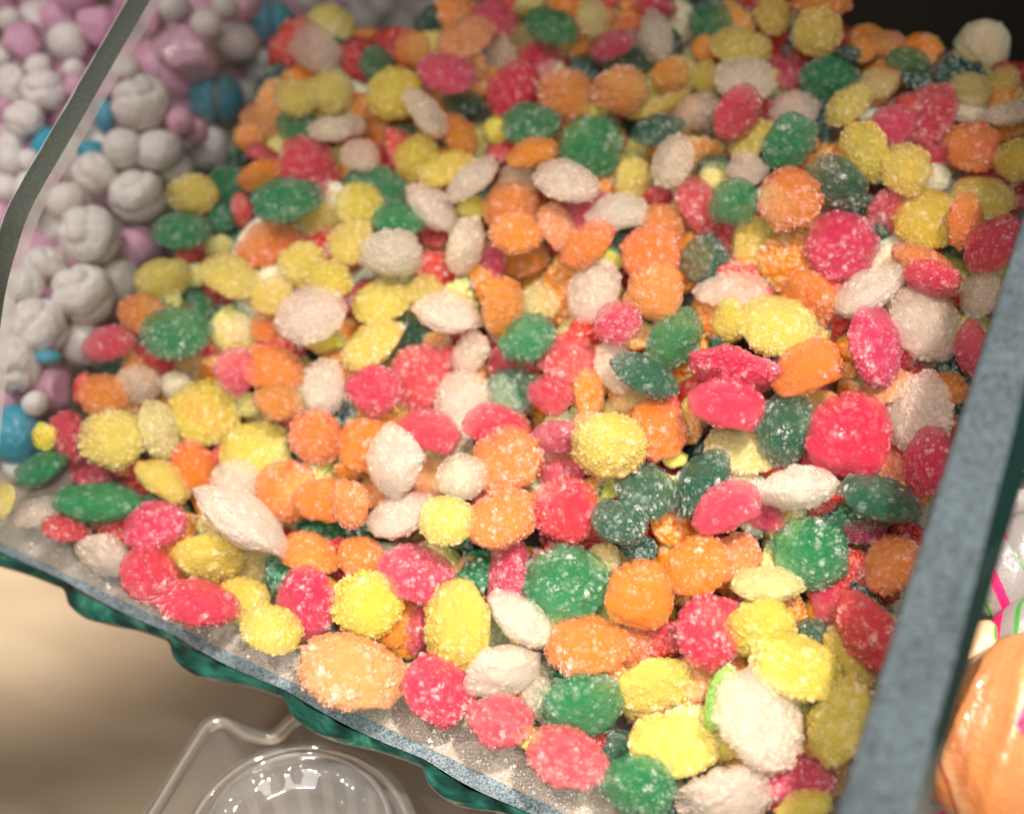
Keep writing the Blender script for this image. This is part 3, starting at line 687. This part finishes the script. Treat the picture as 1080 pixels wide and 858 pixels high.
for i, g in enumerate(LL):
    x, y = g['x'], g['y']; r = ray(x, y)
    t = t_pile(x, y, -.002+random.uniform(-.003, .003))
    R = .5*g['lo']*t/FPX
    lim = E_LEFT - .0112 - R*.9
    if t*(r@ev) > lim: t = lim/(r@ev)
    if t > .62: t = .62
    P = CAM + r*t; R = .5*g['lo']*t/FPX; asp = g['sh']/g['lo']
    if P[2] < R*.8: P[2] = R*.8
    th = math.radians(g['an']); v = r/np.linalg.norm(r)
    a = math.cos(th)*Rt - math.sin(th)*Up; a -= v*(a@v); a /= np.linalg.norm(a); b = np.cross(v, a)
    rr = random.Random(i)
    B = np.stack([a*R, b*R*asp, -v*R*(.5+.5*asp)], 1)
    if g['c'] in 'KPBF':                                        # turn the lump itself at random inside its outline
        Q = np.linalg.qr(np.random.default_rng(i).normal(size=(3, 3)))[0]
        if np.linalg.det(Q) < 0: Q[:, 0] *= -1
        B = B@Q
    M = Matrix([[*B[k], P[k]] for k in range(3)] + [[0, 0, 0, 1]])
    me = rr.choice(LM[g['c']]) if g['c'] != 'C' or g['lo'] > 45 else LM['C'][0]
    nm = {'K': 'knobbly_candy', 'B': 'round_candy', 'P': 'pink_candy', 'C': 'blue_candy', 'F': 'pink_candy', 'S': 'blue_candy'}[g['c']]
    o = bpy.data.objects.new(nm, me); COL.objects.link(o); o.matrix_world = M
    tag(o, g['label'], 'candy', 'pastel candies behind the glass')
    if g['c'] == 'S':
        V, Fc = ICO[4]; c = link('core', raw_mesh('core', V*np.array([.14, .55, .80]), Fc), CM['core'], o)
# deep layer
Vs, Fs, Ms = [], [], []; base = 0
V4, F4 = ICO[4]
for g in LL:
    for lay in (1, 2, 3):
        x = g['x']+random.uniform(-40, 40); y = g['y']+random.uniform(-40, 40); r = ray(x, y)
        t = t_pile(x, y, -.007*lay-.009); R = random.uniform(.008, .011)
        lim = E_LEFT-.0112-R-.013
        if t*(r@ev) > lim: t = lim/(r@ev)
        if t > .64: t = .64
        P = CAM + r*t
        if P[2] < R: P[2] = R
        W = V4*(1+.06*vnoise(V4, 2, random.randrange(999)))[:, None]*R + P
        Vs.append(W); Fs.append(F4+base); base += len(W); Ms.append(np.full(len(F4), random.choice((0, 0, 0, 1, 1, 1))))
me = raw_mesh('pastel_candy_heap', np.vstack(Vs), np.vstack(Fs))
for m in ('white', 'pink', 'blue'): me.materials.append(CM[m])
me.polygons.foreach_set('material_index', np.concatenate(Ms).astype(np.int32))
tag(link('pastel_candy_heap', me), 'mass of white and pink candies buried under the top ones', 'candy heap', kind='stuff')

# ------------------------------------------------------------------ striped candies in the right bin
def stripe_mat(name, ground, stripes, freq, axis=0, rough=.26):
    m, nt, b = new_mat(name)
    tc = N(nt, 'ShaderNodeTexCoord'); sp = N(nt, 'ShaderNodeSeparateXYZ'); nt.links.new(tc.outputs['Object'], sp.inputs[0])
    nz = N(nt, 'ShaderNodeTexNoise'); nz.inputs['Scale'].default_value = 1.5; nt.links.new(tc.outputs['Object'], nz.inputs['Vector'])
    at2 = mathn(nt, 'ARCTAN2', sp.outputs[(axis+1) % 3], sp.outputs[(axis+2) % 3])
    ph = mathn(nt, 'ADD', mathn(nt, 'MULTIPLY', at2, freq/6.2832), mathn(nt, 'MULTIPLY', sp.outputs[axis], .55))
    ph = mathn(nt, 'FRACT', mathn(nt, 'ADD', ph, mathn(nt, 'MULTIPLY', nz.outputs['Fac'], .10)))
    wz = N(nt, 'ShaderNodeTexNoise'); wz.inputs['Scale'].default_value = 3.2; wz.inputs['Distortion'].default_value = 2.5; nt.links.new(tc.outputs['Object'], wz.inputs['Vector'])
    wb = N(nt, 'ShaderNodeBump'); wb.inputs['Strength'].default_value = .13; wb.inputs['Distance'].default_value = .15      # creased film
    nt.links.new(wz.outputs['Fac'], wb.inputs['Height']); nt.links.new(wb.outputs[0], b.inputs['Normal'])
    r = ramp(nt, stripes, 'EASE'); nt.links.new(ph, r.inputs[0]); nt.links.new(r.outputs[0], b.inputs['Base Color'])
    b.inputs['Roughness'].default_value = rough; b.inputs['Coat Weight'].default_value = .2
    b.inputs['Subsurface Weight'].default_value = .4; b.inputs['Subsurface Radius'].default_value = (1, .6, .5); b.inputs['Subsurface Scale'].default_value = .003
    return m
wh_shade = (.30, .26, .24); gn = (.05, .30, .03); pk = (.72, .02, .14)  # white darkened: shade in the right bin put into the colour
SM = {'w': stripe_mat('white_striped', wh_shade, [(0, wh_shade), (.40, wh_shade), (.44, gn), (.50, gn), (.54, wh_shade), (.74, wh_shade), (.78, pk), (.92, pk), (.96, wh_shade)], 3),
      'r': stripe_mat('red_striped', wh_shade, [(0, wh_shade), (.28, wh_shade), (.32, pk), (.60, pk), (.64, wh_shade), (.86, wh_shade), (.89, gn), (.94, gn), (.98, wh_shade)], 3),
      'o': stripe_mat('orange_striped', wh_shade, [(0, (.46, .185, .065)), (.3, (.52, .24, .09)), (.38, (.38, .12, .04)), (.47, (.48, .19, .06)), (.50, (.34, .05, .03)), (.54, (.54, .27, .12)), (.66, (.40, .135, .045)), (.80, (.46, .18, .055)), (.92, (.46, .185, .065))], 2),
      'p': stripe_mat('peach_striped', wh_shade, [(0, (.85, .50, .28)), (.4, (.85, .50, .28)), (.45, gn), (.52, pk), (.58, wh_shade), (.8, wh_shade), (.9, (.85, .5, .28))], 2)}
def red_blotch(m, c, r0):                                      # a spot of red sugar let into the orange
    nt = m.node_tree; b = nt.nodes['Principled BSDF']; src = b.inputs['Base Color'].links[0].from_socket
    tc = N(nt, 'ShaderNodeTexCoord'); d = N(nt, 'ShaderNodeVectorMath', operation='DISTANCE'); d.inputs[1].default_value = c
    nt.links.new(tc.outputs['Object'], d.inputs[0])
    nz = N(nt, 'ShaderNodeTexNoise'); nz.inputs['Scale'].default_value = 4; nt.links.new(tc.outputs['Object'], nz.inputs['Vector'])
    v = mathn(nt, 'ADD', d.outputs['Value'], mathn(nt, 'MULTIPLY', nz.outputs['Fac'], .25))
    k = N(nt, 'ShaderNodeMapRange'); k.inputs[1].default_value = r0; k.inputs[2].default_value = r0+.06; k.inputs[3].default_value = 1; k.inputs[4].default_value = 0
    nt.links.new(v, k.inputs[0]); nt.links.new(mixc(nt, k.outputs[0], src, (.75, .03, .10)), b.inputs['Base Color'])
SM['O'] = SM['o'].copy(); red_blotch(SM['O'], (.23, .05, .93), .27)
def barrel(seed, tuck=.12, fold=0):
    V, Fc = ICO[5]; X = V.copy()
    X = np.sign(X)*np.abs(X)**.86; X *= (1+.04*vnoise(V, 1.6, seed))[:, None]
    an = np.arctan2(V[:, 1], V[:, 2]); X *= (1 - fold*np.abs(np.sin(an*3.5 + V[:, 0]*1.2 + vnoise(V, 1.5, seed+4)*1.2))**.5*np.clip(1.1-V[:, 0]**2, 0, 1) + fold)[:, None]
    X[:, 0] -= tuck*np.exp(-((V[:, 1]**2+V[:, 2]**2)/.05))*np.sign(V[:, 0])
    return raw_mesh('striped_candy', X, Fc)
RB_ = [('w', 1022, 596, 92, 66, -75, 'white hard candy with thin green stripes beside the grey divider edge'),
       ('w', 1078, 590, 100, 70, -70, 'white striped hard candy with a pink band, at the photo edge'),
       ('r', 1078, 668, 86, 66, -40, 'pink and white striped candy directly above the large orange one'),
       ('p', 1032, 690, 74, 56, -50, 'small peach striped candy between divider and large orange candy'),
       ('O', 1066, 776, 196, 150, -55, 'large glossy orange candy with a red blotch right of the divider'),
       ('r', 990, 842, 80, 60, 20, 'red and white striped candy below the large orange one'),
       ('w', 1042, 866, 76, 56, -10, 'white striped candy lowest under the large orange one'),
       ('o', 1086, 455, 86, 62, -60, 'small orange candy peeking out past the upper divider edge'),
       ('p', 990, 752, 60, 50, -70, 'peach candy half hidden behind the lower divider edge'),
       ('r', 1070, 528, 70, 54, -30, 'pink striped candy between the small orange and white ones')]
for i, (k, x, y, lo, sh, an, lab) in enumerate(RB_):
    r = ray(x, y); t = .335 if k == 'O' else t_pile(x, y, -.004)
    R = .5*lo*t/FPX
    lim = (RA-CAM)@ev + .0152 + R*.62
    P = CAM + r*t
    eo = (P-CAM)@ev
    if eo < lim:
        t2 = lim/(r@ev)
        if r@ev > 0 and t2 < .40: P = CAM + r*t2; R = .5*lo*t2/FPX
        else: P = P + ev*(lim-eo)
    th = math.radians(an); v = r/np.linalg.norm(r)
    a = math.cos(th)*Rt - math.sin(th)*Up; a -= v*(a@v); a /= np.linalg.norm(a); b = np.cross(v, a)
    B = np.stack([a*R, b*R*sh/lo, -v*R*sh/lo], 1)
    M = Matrix([[*B[j], P[j]] for j in range(3)] + [[0, 0, 0, 1]])
    o = link('striped_candy', barrel(i*7+3, fold=.16 if k == 'O' else .03), SM[k]); o.matrix_world = M
    tag(o, lab, 'candy', 'striped candies in the right bin')

# ------------------------------------------------------------------ clear plastic container under the shelf edge
ZC = -.040
def cz(x, y, z=ZC): return at_z(x, y, z)
box = empty('plastic_container', cz(310, 880, ZC-.03)); org = np.array(cz(310, 880, ZC-.03))
tag(box, 'empty clear plastic container with a round ridged lid below the shelf edge', 'plastic container')
def tube_mesh(name, pts, r, closed, res=10):
    pts = np.array(pts); n = len(pts); V, Fc = [], []
    for i in range(n):
        a = pts[(i-1) % n] if closed or i else pts[i]; b = pts[(i+1) % n] if closed or i < n-1 else pts[i]
        T = (b-a)/np.linalg.norm(b-a); s = np.cross(T, [0, 0, 1]); s /= np.linalg.norm(s); u = np.cross(s, T)
        for k in range(res):
            an = 6.2832*k/res; V.append(pts[i] + r*(math.cos(an)*s + math.sin(an)*u) - org)
    m = n if closed else n-1
    for i in range(m):
        for k in range(res):
            j = (i+1) % n; Fc.append([i*res+k, i*res+(k+1) % res, j*res+(k+1) % res, j*res+k])
    return raw_mesh(name, V, Fc)
def spline(P, n=14, closed=False):
    P = [np.array(p, float) for p in P]; out = []; m = len(P)
    for i in range(m if closed else m-1):
        p0, p1, p2, p3 = (P[(i-1) % m], P[i], P[(i+1) % m], P[(i+2) % m]) if closed else (P[max(0, i-1)], P[i], P[i+1], P[min(m-1, i+2)])
        for k in range(n):
            t = k/n; out.append(.5*(2*p1+(p2-p0)*t+(2*p0-5*p1+4*p2-p3)*t*t+(3*p1-p0-3*p2+p3)*t**3))
    return out
rim_px = [(120, 925), (166, 850), (210, 778), (222, 764), (238, 760), (262, 773), (290, 776), (312, 758), (352, 738), (470, 800), (560, 880), (640, 960), (540, 1060), (330, 1080), (150, 1010)]
rim2 = spline(rim_px, 12, True)
rim3 = [cz(*p) for p in rim2]
link('rim', tube_mesh('rim', rim3, .0021, True), PLASTIC, box)
rc = np.mean(rim3, axis=0); V = []; Fc = []; n = len(rim3); H = [(0, 0), (.10, -.012), (.16, -.03), (.2, -.034)]
for (k, dz) in H:
    for p in rim3: V.append(p + (rc-p)*k + np.array([0, 0, dz]) - org)
for j in range(len(H)-1):
    for i in range(n): Fc.append([j*n+i, j*n+(i+1) % n, (j+1)*n+(i+1) % n, (j+1)*n+i])
link('wall', raw_mesh('wall', V, Fc), PET, box)
cc = cz(318, 900, ZC+.004); RR = float(np.linalg.norm(cz(318+122, 900, ZC+.004)-cc))
circ = lambda R, z, n=96: [cc + np.array([R*math.cos(6.2832*i/n), R*math.sin(6.2832*i/n), z]) for i in range(n)]
prof = [(1.0, 0), (.97, .004), (.93, .003), (.90, .0), (.86, .006), (.80, .010), (.70, .012), (.55, .011), (.50, .008), (.46, .008), (.40, .010), (.2, .011), (.01, .011)]
V, Fc = [], []
for (k, z) in prof:
    for i, p in enumerate(circ(RR*k, z)): V.append(p - org + np.array([0, 0, .0006*math.cos(i*2*math.pi/8)*(1 if .5 < k < .9 else 0)]))
for j in range(len(prof)-1):
    for i in range(96): Fc.append([j*96+i, j*96+(i+1) % 96, (j+1)*96+(i+1) % 96, (j+1)*96+i])
lid = link('lid', raw_mesh('lid', V, Fc), PET, box)
link('lid_ring', tube_mesh('lid_ring', circ(RR*.985, .003), .0019, True), PLASTIC, lid)
link('lid_ring', tube_mesh('lid_ring', circ(RR*.80, .010), .0008, True), PLASTIC, lid)
V, Fc = [], []
for i in range(22):                                             # moulded ribs down the side
    an = 6.2832*i/22; dr = np.array([math.cos(an), math.sin(an), 0])
    for k, z in ((.84, -.001), (.80, -.026)):
        for w in (-1, 1): V.append(cc + dr*RR*k + np.array([-dr[1], dr[0], 0])*w*.0016 + np.array([0, 0, z]) - org)
    Fc.append([4*i, 4*i+1, 4*i+3, 4*i+2])
link('side_ribs', raw_mesh('side_ribs', V, Fc, False), PET, box)

# ------------------------------------------------------------------ setting
def counter_mat():
    m, nt, b = new_mat('tan_counter')
    tc = N(nt, 'ShaderNodeTexCoord'); mp = N(nt, 'ShaderNodeMapping'); mp.inputs['Rotation'].default_value = (0, 0, .5); mp.inputs['Scale'].default_value = (3, 9, 3)
    nt.links.new(tc.outputs['Object'], mp.inputs[0])
    nz = N(nt, 'ShaderNodeTexNoise'); nz.inputs['Scale'].default_value = 1.6; nz.inputs['Detail'].default_value = 4
    nt.links.new(mp.outputs[0], nz.inputs['Vector'])
    r = ramp(nt, [(.3, (.26, .185, .120)), (.7, (.42, .325, .22))]); nt.links.new(nz.outputs['Fac'], r.inputs[0])
    nt.links.new(r.outputs[0], b.inputs['Base Color']); b.inputs['Roughness'].default_value = .38
    bp = N(nt, 'ShaderNodeBump'); bp.inputs['Strength'].default_value = .5; bp.inputs['Distance'].default_value = .02
    nt.links.new(nz.outputs['Fac'], bp.inputs['Height']); nt.links.new(bp.outputs[0], b.inputs['Normal'])
    return m
ZF = -.32
me = raw_mesh('counter', [(-3, -2, ZF), (3, -2, ZF), (3, 4, ZF), (-3, 4, ZF)], [[0, 1, 2, 3]], False)
tag(link('counter', me, counter_mat()), kind='structure')
bp_ = CAM + .62*Fw
c0 = np.array([.02, .62, 0]) ; w = ev*1.2
V = [c0-w+[0, 0, -.0], c0+w, c0+w+[0, 0, .9], c0-w+[0, 0, .9]]
V += [np.array(p)+dh*.02 for p in V]
me = raw_mesh('wall', V, [[0, 1, 2, 3], [7, 6, 5, 4], [0, 4, 5, 1], [1, 5, 6, 2], [2, 6, 7, 3], [3, 7, 4, 0]], False)
tag(link('wall', me, simple('shaded_wall', (.02, .015, .010), .6)), kind='structure')  # unlit depth behind the heap put into the near-black wall colour

# ------------------------------------------------------------------ light
def lamp(name, kind, loc, target, energy, col, size, spot=None, blend=.5):
    l = bpy.data.lights.new(name, kind); l.energy = energy; l.color = col
    if kind == 'SPOT': l.spot_size = math.radians(spot); l.spot_blend = blend; l.shadow_soft_size = size
    elif kind == 'AREA': l.shape = 'DISK'; l.size = size
    o = bpy.data.objects.new(name, l); COL.objects.link(o); o.location = loc
    o.rotation_euler = (Vector(target)-Vector(loc)).to_track_quat('-Z', 'Y').to_euler()
    return o
WORLD = .20
lamp('shop_spot', 'SPOT', (.14, .00, .80), (.05, .15, .03), 53, (1, .945, .88), .02, 36, 1)
lamp('shop_spot', 'SPOT', (-.22, -.10, .95), (.0, .175, .03), 23, (1, .95, .89), .012, 33, 1)
lamp('shop_spot', 'SPOT', (.40, .30, .90), (.04, .13, .03), 4, (1, .96, .92), .012, 36, 1)
lamp('shop_spot', 'SPOT', (-.45, .40, .85), (-.17, .24, .03), 17, (1, .96, .93), .015, 38, 1)
lamp('soft_fill', 'AREA', (.02, -.35, .85), (.0, .22, .03), 5.5, (1, .96, .92), .6)  # added soft fill above the camera, brightens the gaps between candies
lamp('shop_spot', 'SPOT', (-.70, .40, .25), (-.29, .53, -.32), 60, (1, .94, .85), .03, 24, 1)

wld = bpy.data.worlds.new('World'); S.world = wld; wld.use_nodes = True
bg = wld.node_tree.nodes['Background']; bg.inputs[0].default_value = (1, .84, .70, 1); bg.inputs[1].default_value = WORLD
